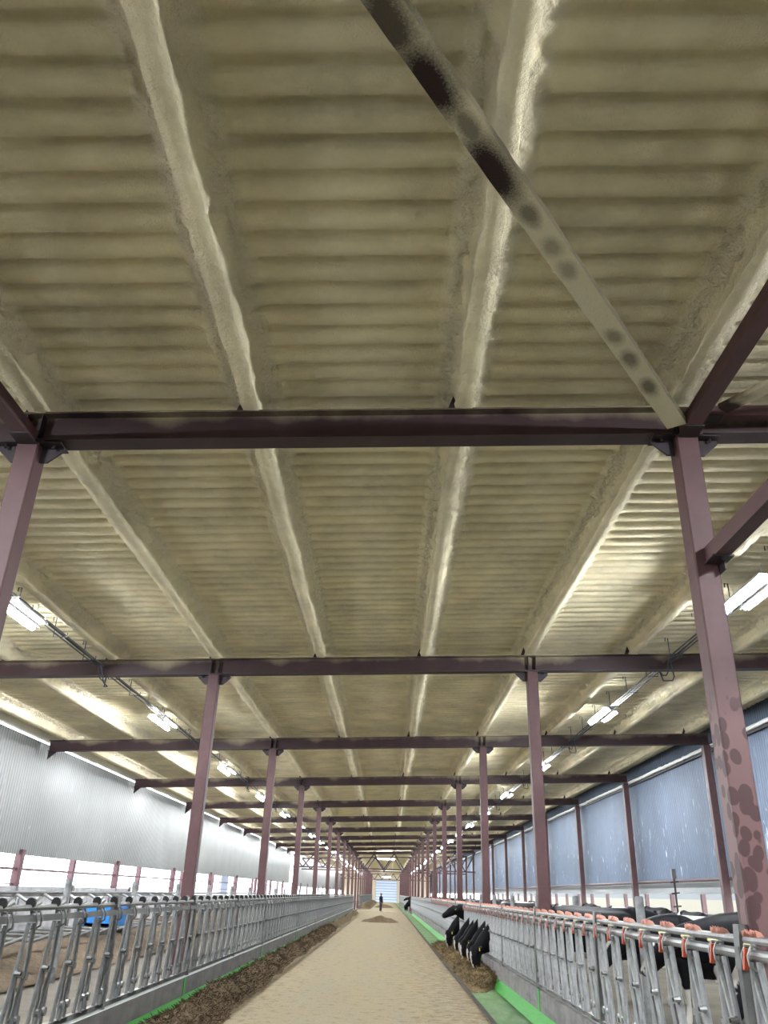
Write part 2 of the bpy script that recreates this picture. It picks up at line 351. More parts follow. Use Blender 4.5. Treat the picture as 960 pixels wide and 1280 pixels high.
# columns
def column_mb(x, w=.2, ztop=None):
    mb = MB(); z = (ztop or BB(x)); b = .012; w2 = w/2
    poly = [(-w2+b,-w2),(w2-b,-w2),(w2,-w2+b),(w2,w2-b),(w2-b,w2),(-w2+b,w2),(-w2,w2-b),(-w2,-w2+b)]
    mb.prism(poly, 2, 0, z-.02); return mb
for side, x, nm in (('left', XL, 'left'), ('right', XR, 'right')):
    meshes = {}
    for k in range(-1, ROWS):
        root = empty('steel_column', (x, ROWN(k), 0)); spot = k in (-1, 0)
        key = spot
        if key not in meshes:
            meshes[key] = (column_mb(x).mesh('shaft', 30),)
            meshes[key][0].materials.append(m_colspot if spot else m_col)
            if 'g' not in meshes:
                g = []
                for s in (-1, 1):
                    zb = BB(x)-.012
                    gm = MB().prism([(s*.1, zb), (s*.30, zb), (s*.30, zb-.05), (s*.17, zb-.17), (s*.1, zb-.17)], 1, -.012, .012)
                    gm.box((s*.1 if s > 0 else -.3, -.10, zb-.012), (.3 if s > 0 else -.1, .10, zb))
                    for yb in (-1, 1): gm.tube([(s*.22, yb*.05, zb-.05), (s*.22, yb*.05, zb)], .012, 6)
                    gg = gm.mesh('gusset_plate'); gg.materials.append(m_dark); g.append(gg)
                cp = MB().box((-.14, -.11, BB(x)-.02), (.14, .11, BB(x))).mesh('cap_plate'); cp.materials.append(m_dark)
                meshes['g'] = (g[0], g[1], cp)
        link(bpy.data.objects.new('shaft', meshes[key][0]), root)
        if k < 12:
            for gi in range(2): link(bpy.data.objects.new('gusset_plate', meshes['g'][gi]), root)
            link(bpy.data.objects.new('cap_plate', meshes['g'][2]), root)
        L = {-1: f'brown steel column of the {nm} row standing beside the viewpoint', 0: ('big pinkish-brown square column with dark water spots beside the right headlocks' if x > 0 else 'big brown square column cut off at the left edge under the first beam')}
        tag(root, L.get(k, f'brown square steel column in the {nm} row, {ORD[min(k,21)]} from the camera'), 'column', f'columns of the {nm} row')
# beams
for k in range(-1, 11):
    y = ROWN(k); root = empty('roof_beam', (0, y, 0)); x0, x1 = (-9.82, 9.1)
    def sec(y0, y1, z0, z1, mb):   # strip following the roof slope
        return mb.prism([(x0, BB(x0)+z0), (x1, BB(x1)+z0), (x1, BB(x1)+z1), (x0, BB(x0)+z1)], 1, y0, y1)
    zc = BB(0)+.15; mb = MB(); sec(-.005, .005, .0, .30, mb); sec(-.10, .10, .0, .016, mb); sec(-.10, .10, .284, .30, mb)
    mb.v = [(a, b, c-zc-SL*a*1.0) for a, b, c in mb.v]          # local frame centred on the web
    o = mb.build('i_section', m_beam, root); o.location = (0, 0, zc); o.rotation_euler[1] = 0
    me = o.data
    sh = Matrix(((1,0,0,0),(0,1,0,0),(0,0,1,0),(0,0,0,1)))
    o.rotation_euler[1] = -math.atan(SL); o.scale = (1, 1, 1)
    if k < 12:
        s = MB()
        for xx in (XL, XR):
            for dx in (-.07, .07):
                s.box((xx+dx-.005, -.095, BB(xx)+.016), (xx+dx+.005, .095, BB(xx)+.284))
        s.build('stiffener_plate', m_dark, root)
        e = MB().prism([(x0+.01, BB(x0)), (x0+.25, BB(x0)), (x0+.01, BB(x0)-.22)], 1, -.02, .02); e.build('end_gusset', m_dark, root)
        for px in PX:
            z = BT(px)+.002
            c = MB().prism([(px-.15, z), (px-.03, z), (px-.09, z+.16)], 1, -.045, -.035)
            c.build('purlin_cleat', m_dark, root)
    tag(root, 'brown steel roof beam right overhead, behind the camera' if k < 0 else
        ('big brown I-beam spanning the nearest columns with beige overspray' if k == 0 else f'brown roof beam with beige overspray crossing the {ORD[k]} pair of columns'), 'beam', 'roof beams')

# wall columns
def wallcol(x, ys_, ztop, label, group, m):
    me = column_mb(0, .2, ztop).mesh('wall_column', 30); me.materials.append(m)
    for i, y in enumerate(ys_):
        o = link(bpy.data.objects.new('wall_column', me)); o.location = (x, y, 0)
        tag(o, label(i), 'column', group)
wallcol(9.0, [ROWN(k) for k in range(0, ROWS)], BB(9.0), lambda i: f'dark brown column against the blue wall, {ORD[i]} from the camera', 'columns along the blue wall', m_wcol)
wallcol(-10.0, [ROWN(k)+0 for k in range(0, ROWS)], 2.5, lambda i: f'pinkish-brown column in the window opening of the left wall, {ORD[i]} from the camera', 'columns in the left opening', m_mull)
wallcol(-11.5, [ROWN(k)-.4 for k in range(1, 11)], 3.0, lambda i: f'thin pink post outside the left opening, {ORD[i]} from the camera', 'posts outside the left opening', m_mull)
for i in range(24):
    o = MB().box((-.07, -.07, -.3), (.07, .07, 2.9)).build('outer_post', m_wcol); o.location = (10.9, 14+i*3.3, 0)
    tag(o, f'thin dark post outside the right opening, {ORD[i] if i < 22 else "one of the last two"} from the camera', 'post', 'posts outside the right opening')

# corrugated walls
def ribbed(name, x, y0, y1, z0, z1, m, pitch=.14, d=.018, top=None):
    n = int((y1-y0)/pitch); ys = (y0+(np.arange(n)[:, None]+np.array([0, .4, .5, .9])[None])*pitch).reshape(-1)
    zo = np.tile(np.array([0, 0, d, d]), n); zs = np.array([z0, z1])
    Y, Zz = np.meshgrid(ys, zs, indexing='ij'); X = x+np.repeat(zo[:, None], 2, 1)
    return grid_mesh(name, X, Y, Zz, m, smooth=False)
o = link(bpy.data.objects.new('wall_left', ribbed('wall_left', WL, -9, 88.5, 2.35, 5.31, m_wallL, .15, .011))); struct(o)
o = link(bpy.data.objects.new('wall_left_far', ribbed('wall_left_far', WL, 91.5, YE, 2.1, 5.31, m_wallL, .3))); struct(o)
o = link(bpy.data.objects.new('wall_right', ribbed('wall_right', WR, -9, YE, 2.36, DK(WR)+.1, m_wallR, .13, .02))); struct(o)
struct(MB().prism([(WL-.05, 5.365), (WL+.0, 5.365), (WL+.0, 5.62), (WL-.05, 5.62)], 1, -9, YE).build('trim_7', m_white))
# left opening: rails, parapet
struct(MB().box((WL-.05, -9, 1.97), (WL+.03, YE, 2.03)).build('window_1', m_mull)); struct(MB().box((WL-.03, -9, 1.62), (WL+.01, YE, 1.65)).build('window_2', m_mull))
struct(MB().box((WL-.1, -9, -.3), (WL+.1, 33.6, 1.58)).build('wall_left_parapet', m_para))
struct(MB().box((WL-.1, 33.6, -.3), (WL+.1, YE, 1.35)).build('wall_left_low_parapet', m_para))
for i, y in enumerate((19.6, 27.4, 33.5)): struct(MB().box((WL+.1, y, .0), (WL+.16, y+.18, 1.62)).build(f'trim_{10+i}', m_curbL))
# right opening
rl = MB().tube([(9.12, -9, 2.33), (9.12, YE, 2.33)], .045, 8); struct(rl.build('trim_20', m_wcol, smooth=40))
struct(MB().box((9.28, -9, 1.97), (9.32, YE, 2.36)).build('wall_right_curtain', m_curtain))
struct(MB().box((9.25, -9, -.3), (9.45, YE, 1.45)).build('wall_right_parapet', m_curbL))
# white rolled strip along the top of the blue wall
ys = np.arange(-9, YE, .22); pts = [(9.17+.006*NR.randn(), y, 5.80+.006*NR.randn()) for y in ys]
o = MB().tube(pts, .055, 6).build('curtain_roll', m_white, smooth=40); tag(o, 'long white rolled curtain running along the top of the blue wall', 'curtain')
dk = MB().bar((9.2, -9, 5.70), (9.2, YE, 5.70), .04, .06); struct(dk.build('trim_21', m_dark))
# outside
o = MB().box((24, -20, -.3), (25, 230, 2.0)).build('yard_wall', m_cream); struct(o, 'long pale yellow low wall outside beyond the right opening', 'wall')
o = MB().box((24.0, -20, 2.0), (30, 230, 3.2)).build('yard_shed', m_shed); struct(o)
bp = MB()
for i, y in enumerate((22.6, 66)): tag(MB().box((-12.6, y-.9, -.3), (-12.4, y+2.0, 3.2)).build('outdoor_panel', m_bluep), ['blue-grey panel outside the left opening behind the nearest visible column', 'blue-grey panel outside the left opening further down the wall'][i], 'panel')
# end wall, door
struct(MB().box((-10.2, YE, -.3), (-2.55, YE+.02, 6.4)).box((1.95, YE, -.3), (9.6, YE+.02, 6.4)).box((-2.55, YE, 4.24), (1.95, YE+.02, 6.4)).build('wall_back', m_back))
struct(MB().box((-10.2, -9.3, -.3), (9.6, -9.1, 6.4)).build('wall_front_sky_block', m_para))  # unseen wall added behind the camera to keep sky light out
dr = MB()
for i in range(8): dr.box((-2.55, YE-.0, .0+i*.53), (1.95, YE+.02, .0+i*.53+.49))
o = dr.build('door_1', m_door); struct(o)
dr = MB(); [dr.box((-2.55, YE-.05, i*.53+.47), (1.95, YE+.03, i*.53+.55)) for i in range(8)]; dr.build('rail', m_bluep, o)
o = MB().box((-2.7, YE-.05, 0), (-2.57, YE, 4.4)).box((1.97, YE-.05, 0), (2.1, YE, 4.4)).box((-2.7, YE-.05, 4.27), (2.1, YE, 4.4)).build('trim_30', m_white); struct(o)

# trusses
def truss(y, x0, x1, zb, n, label, mt):
    root = empty('roof_truss', (0, y, 0)); zt = lambda x: BB(x)-.02
    MB().bar((x0, 0, zt(x0)), (x1, 0, zt(x1)), .12, .12).build('top_chord', mt, root)
    MB().bar((x0, 0, zb), (x1, 0, zb), .12, .12).build('bottom_chord', mt, root)
    st = (x1-x0)/n
    for i in range(n):
        a = x0+i*st
        MB().bar((a, 0, zt(a)), (a+st/2, 0, zb), .12, .12).build('web_member', mt, root)
        MB().bar((a+st/2, 0, zb), (a+st, 0, zt(a+st)), .12, .12).build('web_member', mt, root)
    tag(root, label, 'truss', 'trusses across the barn'); return root
truss(ROWN(10)-2, -9.9, 9.0, 3.95, 9, 'dark steel truss over the cross alley, nearer of the pair', m_truss)
truss(ROWN(11)-1, -9.9, 9.0, 3.95, 9, 'dark steel truss over the cross alley, farther of the pair', m_truss)
truss(YE-8, -9.9, 9.0, 4.3, 12, 'thin truss just in front of the cream end wall above the door', m_truss)

# longitudinal struts and diagonal braces near the camera
def strut(p, q, w, h, m, name, label, cat, extra=None):
    p = Vector(p); q = Vector(q); root = empty(name, p)
    o = MB().bar((0,0,0), q-p, w, h).build('bar', m, root)
    d = (q-p).normalized()
    for t, e in ((0, p), (1, q)):
        c = (q-p)*t - d*(.10 if t else -.10)
        MB().bar(c-d*.10+Vector((0,0,-h/2-.006)), c+d*.10+Vector((0,0,-h/2-.006)), w*1.35, .012).build('end_plate', m_dark, root)
    tag(root, label, cat); return root
y_1 = ROWN(-1)
strut((XR, ROWN(0)-.1, CAM_H+3.90), (XR, y_1+.1, CAM_H+3.90), .13, .13, m_col, 'top_strut', 'brown strut leaving the spotted right column at beam height towards the viewer', 'strut')
strut((XR+.06, ROWN(0)-.1, CAM_H+2.66), (XR+.06, y_1+.1, CAM_H+2.66), .13, .14, m_col, 'side_strut', 'brown strut bolted to the side of the spotted right column', 'strut')
strut((XL, ROWN(0)-.1, CAM_H+3.66), (XL, y_1+.1, CAM_H+3.66), .13, .13, m_col, 'top_strut', 'dark brown strut leaving the left column at the left edge', 'strut')
g = MB().box((XR+.10, ROWN(0)-.20, CAM_H+2.50), (XR+.112, ROWN(0)+.1, CAM_H+2.72)).build('bracket_plate', m_dark); tag(g, 'dark bolted bracket plate on the side of the spotted column', 'bracket')
def channel_brace(p, q, w, h, label, bm_=None):
    p = Vector(p); q = Vector(q); d = (q-p); L = d.length; d.normalize(); sd = d.cross(Vector((0,0,1))).normalized(); u = Vector((0,0,1))
    n = int(L/.06); prof_ = [(-w/2, 0), (w/2, 0), (w/2, .0+.03), (w/2+.012, h), (w/2-.03, h+.01), (-w/2, h*.9)]
    vs = []; fs = []
    for i in range(n+1):
        c = p+d*(L*i/n)
        for j, (a, b) in enumerate(prof_):
            rj = .012*(fbm(np.array([i*.45+j*9.]), np.array([j*1.3]), 2)[0]-.5)*(1.0 if j >= 2 else .4)
            vs.append(c+sd*(a+rj*2)+u*(b+rj))
    m_ = len(prof_)
    for i in range(n):
        for j in range(m_): fs.append((i*m_+j, (i+1)*m_+j, (i+1)*m_+(j+1) % m_, i*m_+(j+1) % m_))
    fs += [tuple(range(m_)), tuple(n*m_+j for j in reversed(range(m_)))]
    o = MB().add(vs, fs).build('diagonal_brace', bm_ or m_brace, None, 35); tag(o, label, 'brace'); return o
zb = CAM_H+3.86
channel_brace((XR-.13, ROWN(0)-.22, zb), (XL+.1, y_1+.12, zb-.02), .17, .07, 'foam-blotched diagonal steel brace crossing overhead to the spotted right column', m_brace2)
channel_brace((8.9, y_1+.1, zb+.22), (XR+.25, ROWN(0)-.34, zb+.1), .13, .05, 'foam-covered diagonal brace right of the spotted column, rising to the right edge')
strut((XR+.1, ROWN(0)-.18, BB(XR)+.16), (8.9, ROWN(0)-.18, BB(8.9)+.16), .10, .10, m_col, 'beam_side_strut', 'thin brown strut running right along the front of the nearest beam', 'strut')

# ------------------------------------------------------------------ lights and cable runs
def fixture(side):
    root = empty('led_light', (0,0,0))
    MB().prism([(-.105, .012), (-.10, .012), (-.05, .072), (.05, .072), (.10, .012), (.105, .012), (.06, .086), (-.06, .086)], 1, -.77, .77).build('housing', m_plate, root)
    MB().tube([(0, -.74, .0), (0, .74, .0)], .037, 8).build('lamp_tube', m_lamp, root, 40)
    MB().prism([(.20, .0), (.205, .0), (.24, .045), (.30, .045), (.335, .0), (.34, .0), (.30, .055), (.24, .055)], 1, -.53, .53).build('housing', m_plate, root)
    MB().tube([(.27, -.5, .012), (.27, .5, .012)], .018, 6).build('slim_lamp_tube', m_lamp2, root, 40)
    b = MB()
    for y in (-.5, .5): b.bar((-.02, y, .085), (.30, y, .085), .03, .015); b.bar((.13, y, .09), (.13, y, .32), .012, .012, (0,1,0))
    b.build('bracket', m_plate, root)
    return root
for side, x, z in (('left', -5.70, CAM_H+3.60), ('right', 4.95, CAM_H+3.97)):
    fx = fixture(side)
    for i, k in enumerate(range(-2, ROWS-1)):
        o = fx if i == 0 else copy_tree(fx)
        o.location = (x, ROWN(k)+.5*S+(.7 if side == 'left' else .2), z)
        tag(o, f'glowing white LED tube light in the {side} row, {ORD[i-2]} in view from the camera' if i > 1 else f'LED tube light of the {side} row overhead, '+['behind the viewpoint', 'level with the viewpoint'][i], 'light', f'LED lights of the {side} row')
    # cable run
    root = empty('cable_run', (x+.18, 0, z))
    c1 = MB(); c2 = MB(); c3 = MB()
    for k in range(-2, ROWS-1):
        ya, yb_ = ROWN(k)+.18, ROWN(k+1)-.18
        c1.tube([(-.07, ya, .10), (-.07, yb_, .10)], .014, 6); c1.tube([(.07, ya, .10), (.07, yb_, .10)], .012, 6)
    for q in range(2):
        pts = []
        for k in range(-2, ROWS-1):
            y = ROWN(k+1); hi = .12
            for t in np.arange(.45, S-.45, 1.1): pts.append((.0+.04*q+.015*random.uniform(-1, 1), ROWN(k)+t, hi+random.uniform(-.03, .01)))
            lo = BB(x)-z-.05-.10*q
            pts += [(.0+.05*q, y-.28, hi-.02), (.02+.1*q, y-.16, lo), (.04+.1*q, y, lo-.03), (.02, y+.16, lo), (.0, y+.28, hi-.04)]
        c2.tube(pts, .013, 5)
    c1.build('conduit', m_galvd if side == 'left' else m_cable, root, 40); c2.build('cable', m_cable, root, 40)
    hk = MB(); hk.tube([(-.17, 0, .34), (-.17, 0, .40), (-.12, 0, .40), (-.12, 0, .06), (.11, 0, .06), (.11, 0, .13)], .009, 5)
    hm = hk.mesh('hanger_hook', 40); hm.materials.append(m_cable)
    for k in range(-1, 14):
        for t in range(6):
            h = link(bpy.data.objects.new('hanger_hook', hm), root); h.location = (0, ROWN(k)+.7+t*1.42, 0)
    tag(root, f'long dark cable run on hooks carrying the {side} row of lights', 'cable')
o = MB().box((-1.0, -1.2, 0), (.9, 1.2, .06)).build('ceiling_light', m_sky); o.location = (-.2, ROWN(10)+4, BB(0)-.35); tag(o, 'wide bright white light panel between the trusses of the cross alley', 'light')
o = MB().box((-.9, -.6, 0), (.9, .6, .08)).build('ceiling_light', m_sky); o.location = (-.3, YE-9, 4.75); tag(o, 'bright white light panel above the door at the far end', 'light')

# ------------------------------------------------------------------ headlock fences
PIT = S/14
def stanchion(side):           # local x towards the lane, y along the barn, z up; top of rail 1.52
    a = 1 if side == 'left' else -1; mt = m_galvd if side == 'left' else m_galv; rr = .021 if side == 'left' else .024
    s = MB()
    s.tube([(.0, .05, 1.36), (.0, -.17, .47)], rr, 8)                              # slanted fixed bar
    s.tube([(a*.03, .10, 1.36), (a*.03, .10, .98), (a*.03, -.06, .47)], rr, 8)     # bent locking bar
    s.tube([(a*.0, .15, 1.34), (a*.0, .165, .47)], rr*.85, 8)
    s.tube([(-a*.01, .02, .98), (-a*.01, .02, .47)], rr*.8, 8)
    if side == 'right': s.tube([(a*.02, .13, 1.34), (a*.02, -.10, .80), (a*.02, -.12, .47)], rr, 8)
    s.bar((a*.03, .17, .93), (a*.03, -.10, .98), .02, .05)                         # joint plate
    s.tube([(a*.02, -.10, .975), (a*.075, -.10, .975)], .018, 8)
    for yy_, zz in ((-.02, .60), (.12, .60)): s.tube([(a*.015, yy_, zz), (a*.045, yy_, zz)], .038, 10)
    s.box((-.03, -.19, .44), (.03, .19, .475))
    me = s.mesh('stanchion', 35); me.materials.append(mt)
    c = MB()                                                                       # clamp and hook round the front rail
    for y in (.03, .13): c.tube([(a*.03, y, 1.31), (a*.075, y, 1.34), (a*.078, y, 1.40), (a*.05, y, 1.455), (-a*.0, y, 1.45)], .009, 5)
    c.bar((.0, .09, 1.38), (-a*.01, .09, 1.49), .05, .02)
    cm = c.mesh('clamp', 35); cm.materials.append(mt)
    subs = [('clamp', cm)]
    d = MB().tube([(a*.045, -.10, .975), (a*.08, -.10, .975)], .015, 8)
    d = d.mesh('bolt', 35); d.materials.append(m_black); subs.append(('bolt', d))
    if side == 'left':
        d = MB().tube([(-.012, .02, 1.525), (-.012, .05, 1.525)], .045, 12).mesh('rubber_stop', 35); d.materials.append(m_black); subs.append(('rubber_stop', d))
        d = MB().tube([(-.012, .05, 1.52), (-.012, .11, 1.505), (-.012, .20, 1.54)], [.03, .022, .042], 8).mesh('cone_stop', 35); d.materials.append(m_galv); subs.append(('cone_stop', d))
    else:
        d = MB().bar((a*.06, .09, 1.44), (a*.075, .11, 1.31), .026, .028, (1,0,0)).mesh('lock_lever', 35); d.materials.append(m_orange); subs.append(('lock_lever', d))
        d = MB().tube([(.0, .13, 1.455), (.0, .33, 1.455)], .013, 8).mesh('release_pin', 35); d.materials.append(m_yellow); subs.append(('release_pin', d))
        d = MB(); n = 9
        for i in range(n):       # ragged leaf-like flap lying on the rear rail
            t = i/n; y = -.02+.27*t; w1 = random.uniform(.02, .05)*(1-.5*abs(t-.5)); z = 1.508; u = random.uniform(.0, .035)
            d.add([(.015-w1, y, z), (.015+w1, y+.01, z), (.015+w1*.7, y+.045, z+.03), (.015-w1*.7, y+.045, z+.03), (.015+random.uniform(-.03, .03), y+random.uniform(.02, .07), z+.03+u*.6)],
                  [(0,1,2,3), (0,1,4), (1,2,4), (2,3,4), (3,0,4)])
        d = d.mesh('torn_cap', None); d.materials.append(m_salmon); subs.append(('torn_cap', d))
    return me, subs
def panels(side, xf):
    a = 1 if side == 'left' else -1; me, subs = stanchion(side); mt = m_galvd if side == 'left' else m_galv
    xr = -.012 if side == 'left' else .015
    fr = MB(); 
    if side == 'left': fr.bar((.02, 0, 1.40), (.02, S, 1.40), .05, .055)
    else: fr.tube([(-.0, 0, 1.40), (-.0, S, 1.40)], .036, 10)
    re = MB().tube([(xr, 0, 1.485), (xr, S, 1.485)], .026 if side == 'left' else .029, 8)
    bo = MB().bar((0, 0, .455), (0, S, .455), .06, .05)
    po = MB(); po.box((-.04, -.035, .40), (.04, .035, 1.44)); po.prism([(-.045, 1.30), (.045, 1.30), (xr+.04, 1.58), (xr-.04, 1.58)], 1, -.05, .05)
    ms = []
    for nm, b, sm in (('front_rail', fr, 35), ('rear_rail', re, 35), ('bottom_rail', bo, None), ('post', po, None)):
        q = b.mesh(nm, sm); q.materials.append(mt if nm != 'post' else m_galvd); ms.append((nm, q))
    far = None
    rng = [k for k in range(-1, 9)] if side == 'left' else [k for k in range(-1, 10)]
    for i, k in enumerate(rng):
        root = empty('headlock_panel', (xf, ROWN(k), 0))
        for nm, q in ms: link(bpy.data.objects.new(nm, q), root)
        if k <= 4:
            p2 = link(bpy.data.objects.new('post', ms[3][1]), root); p2.location = (0, S/2, 0)
        for j in range(14):
            yl = PIT*(j+.5)+(.2 if side == 'left' else 0)
            if k == -1 and yl < 4.4: continue
            st = link(bpy.data.objects.new('stanchion', me), root); st.location = (0, yl, 0)
            if k <= 4:
                for nm, q in subs:
                    if nm == 'release_pin' and k > 3: continue
                    c_ = link(bpy.data.objects.new(nm, q), st)
                    if nm == 'torn_cap': c_.location = (0, random.uniform(-.05, .05), 0)
        col_ = 'grey weathered' if side == 'left' else 'bright galvanized'
        w = {-1: 'beside the viewpoint'}.get(k, f'{ORD[k]} full one from the camera')
        tag(root, f'{col_} headlock panel on the {side} kerb, {w}', 'fence panel', f'headlock panels on the {side} kerb')
    # second part of the barn: far panels, a few pixels each
    fm = MB()
    for j in range(14):
        y = PIT*(j+.5); fm.tube([(0, y, 1.38), (0, y-.15, .47)], .024, 4); fm.tube([(0, y+.05, 1.38), (0, y+.08, .47)], .024, 4)
    fm.bar((0,0,1.42), (0,S,1.42), .12, .1); fm.bar((0,0,.455), (0,S,.455), .06, .05); fm.box((-.03,-.04,.41), (.03,.04,1.5))
    q = fm.mesh('headlock_panel'); q.materials.append(mt)
    for k in range(11, 21):
        o = link(bpy.data.objects.new('headlock_panel', q)); o.location = (xf, ROWN(k)+.8, 0)
        tag(o, f'distant headlock panel on the {side} kerb beyond the cross alley, {ORD[k-11]} after it', 'fence panel', f'far headlock panels on the {side} kerb')
panels('left', -3.245); panels('right', 2.485)

# round steel posts in the pens
pm = MB().tube([(0,0,.1), (0,0,1.76)], .062, 14); pm.tube([(0,0,1.76), (0,0,1.775)], .05, 14)
pm = pm.mesh('pen_post', 35); pm.materials.append(m_galv)
for i in range(12):
    o = link(bpy.data.objects.new('pen_post', pm)); o.location = (3.6, 4.1+4.27*i, 0); tag(o, f'round grey steel post behind the right headlocks, {ORD[i]} from the camera', 'post', 'round posts in the right pen')
for i in range(12):
    o = link(bpy.data.objects.new('pen_post', pm)); o.location = (-5.9, 11.9+4.27*i, 0); tag(o, f'round grey steel post behind the left headlocks, {ORD[i]} from the camera', 'post', 'round posts in the left pen')
# freestall dividers in the left pen
fd = MB().tube([(-1.9, 0, .1), (-1.9, 0, 1.25), (-1.8, 0, 1.36), (-.35, 0, 1.38), (-.1, 0, 1.25), (0, 0, 1.0), (-.1, 0, .72), (-.4, 0, .6), (-1.2, 0, .62), (-1.9, 0, .62)], .03, 8)
fd = fd.mesh('stall_divider', 40); fd.materials.append(m_galv)
for i in range(14):
    o = link(bpy.data.objects.new('stall_divider', fd)); o.location = (-6.2, 10.6+1.25*i, .1); tag(o, f'looped grey pipe stall divider in the left pen, {ORD[i]} from the camera', 'stall divider', 'stall dividers in the left pen')
o = MB().tube([(-6.6, -5, 1.52), (-6.6, 60, 1.52)], .03, 8).build('neck_rail', m_galvd, None, 40); tag(o, 'long grey neck rail over the stall dividers in the left pen', 'rail')
# bedding
xs = np.linspace(-9.85, -6.0, 26); ys = np.arange(8, 62, .3); X, Y = np.meshgrid(xs, ys)
Z = .12+.38*ss(-6.0, -7.0, X)*(.6+.8*fbm(X*.9, Y*.7, 3)); o = link(bpy.data.objects.new('straw_bedding', grid_mesh('straw_bedding', X, Y, Z, m_straw)))
tag(o, 'pale brown straw bedding heaped along the left wall', 'bedding', kind='stuff')
# blue tub
root = empty('water_tub', (-7.3, 23.3, .74)); b = MB()
b.prism([(-.35, 0), (.35, 0), (.46, .44), (.38, .44), (.30, .06), (-.30, .06), (-.38, .44), (-.46, .44)], 1, -.72, .72)
b.box((-.40, -.72, 0), (.40, -.66, .44)); b.box((-.40, .66, 0), (.40, .72, .44)); b.build('tub_body', m_blue, root)
b = MB(); [b.box((-.3, y-.05, -.64), (.3, y+.05, 0)) for y in (-.5, .5)]; b.build('stand', m_galvd, root); tag(root, 'bright blue plastic water tub behind the left headlocks', 'tub')
# sensor pole on the right
root = empty('sensor_pole', (8.5, 26.0, 0)); MB().tube([(0,0,.1), (0,0,2.35)], .03, 8).build('pole', m_dark, root, 40)
MB().box((-.06, -.05, 2.35), (.06, .05, 2.62)).build('sensor_box', m_galvd, root); b = MB(); [b.bar((-.12, 0, z), (.12, 0, z+.03), .04, .04) for z in (1.6, 1.95, 2.25)]; b.build('clamp', m_dark, root)
tag(root, 'thin dark pole with a small grey sensor box before the blue wall', 'sensor pole')

# ------------------------------------------------------------------ feed
def blades(mb, f, n, x0, x1, y0, y1, L=.10):
    for i in range(n):
        x = random.uniform(x0, x1); t = random.random()**1.6; y = y0+(y1-y0)*t; z = f(x, y)
        if z < .02: continue
        a = random.uniform(0, 6.28); l = random.uniform(.4, 1)*L*(1+y/60); e = random.uniform(.0, .9)*l; w = .004+y*.00012
        p = Vector((x, y, z-.005)); d = Vector((math.cos(a)*l, math.sin(a)*l, e)); s = Vector((-math.sin(a)*w, math.cos(a)*w, 0))
        mb.add([p-s, p+s, p+d*.6+s+Vector((0,0,.01)), p+d, p+d*.6-s+Vector((0,0,.01))], [(0,1,2,3,4)])
def pile(name, x0, x1, y0, y1, f, nx, dy, m, label, nb, L=.1):
    xs = np.linspace(x0, x1, nx); ys = np.arange(y0, y1+dy, dy); X, Y = np.meshgrid(xs, ys); Z = f(X, Y)
    o = link(bpy.data.objects.new(name, grid_mesh(name, X, Y, Z, m)))
    b = MB(); g = lambda x, y: float(f(np.array([x]), np.array([y]))[0]); blades(b, g, nb, x0, x1, y0, min(y1, 45), L)
    bm = bmesh.new(); bm.from_mesh(o.data); k = bpy.data.meshes.new('t'); k.from_pydata(b.v, [], b.f); k.materials.append(m); bm.from_mesh(k); bm.to_mesh(o.data); bm.free()
    bpy.data.meshes.remove(k); o.data.materials.clear(); o.data.materials.append(m); tag(o, label, 'feed', kind='stuff'); return o
def fL(X, Y):
    e = -2.35-.0045*(Y-13)+.35*(fbm(Y*.6, Y*0+3, 3)-.5); c = (X+3.25)/(e+3.25)
    h = .27*np.clip(1-np.abs(c-.55)/.48, 0, 1)**.8*(.5+1.0*fbm(X*2.2, Y*1.1, 3)) + .07*(fbm(X*9, Y*9, 3)-.5)
    return np.where(c < 1.05, np.maximum(h, -.03)-.02, -.06)
pile('feed_windrow', -3.11, -1.9, 6.5, 81, fL, 26, .09, m_feed, 'long dark windrow of chopped feed along the left kerb', 16000, .085)
def fR(X, Y):
    Yw = Y+1.3*(fbm(X*2.5, Y*0+4, 2)-.5)-1.1*ss(2.0, 2.5, X); env = ss(18.7, 19.8, Yw)*(1-ss(31, 36, Y)); l = 1.75+.35*(fbm(Y*.8, Y*0+7, 3)-.5)
    h = env*(.26*ss(l-.15, l+.25, X))*(.4+1.1*fbm(X*2+9, Y*1.2, 3)) + .05*env*(fbm(X*10, Y*10, 3)-.5)
    return np.where(env > .02, h-.035, -.08)
pile('feed_pile', 1.45, 2.42, 16.6, 36, fR, 24, .08, m_feed2, 'brown feed pile in the green trough under the cows', 5000, .10)
def fM(X, Y):
    r_ = np.sqrt(((X+.45)/1.25)**2+((Y-58.6)/1.3)**2); return .33*np.clip(1-r_, 0, 1)**.6*(.4+1.2*fbm(X*1.7, Y*1.7+5, 3))-.02
pile('feed_heap', -1.8, .9, 57.2, 60, fM, 30, .09, m_feed, 'small dark heap of feed lying across the middle of the lane', 300)
def fG(X, Y):
    r_ = np.sqrt(((X+.4)/1.3)**2+((Y-118)/2)**2); return .45*np.clip(1-r_, 0, 1)**.6*(.4+1.2*fbm(X*1.7, Y*1.7+5, 3))-.02
pile('feed_heap', -1.8, 1.0, 116, 120, fG, 16, .2, m_feed, 'far dark heap of feed behind the person', 10)
def fL2(X, Y): return ss(101, 105, Y)*.45*np.clip(1-np.abs((X+3.0)/1.1), 0, 1)**.8*(.5+fbm(X*2, Y*1, 3))-.03
pile('feed_windrow', -3.2, -1.9, 101, 180, fL2, 10, .4, m_feed, 'distant dark windrow along the left kerb beyond the alley', 10)

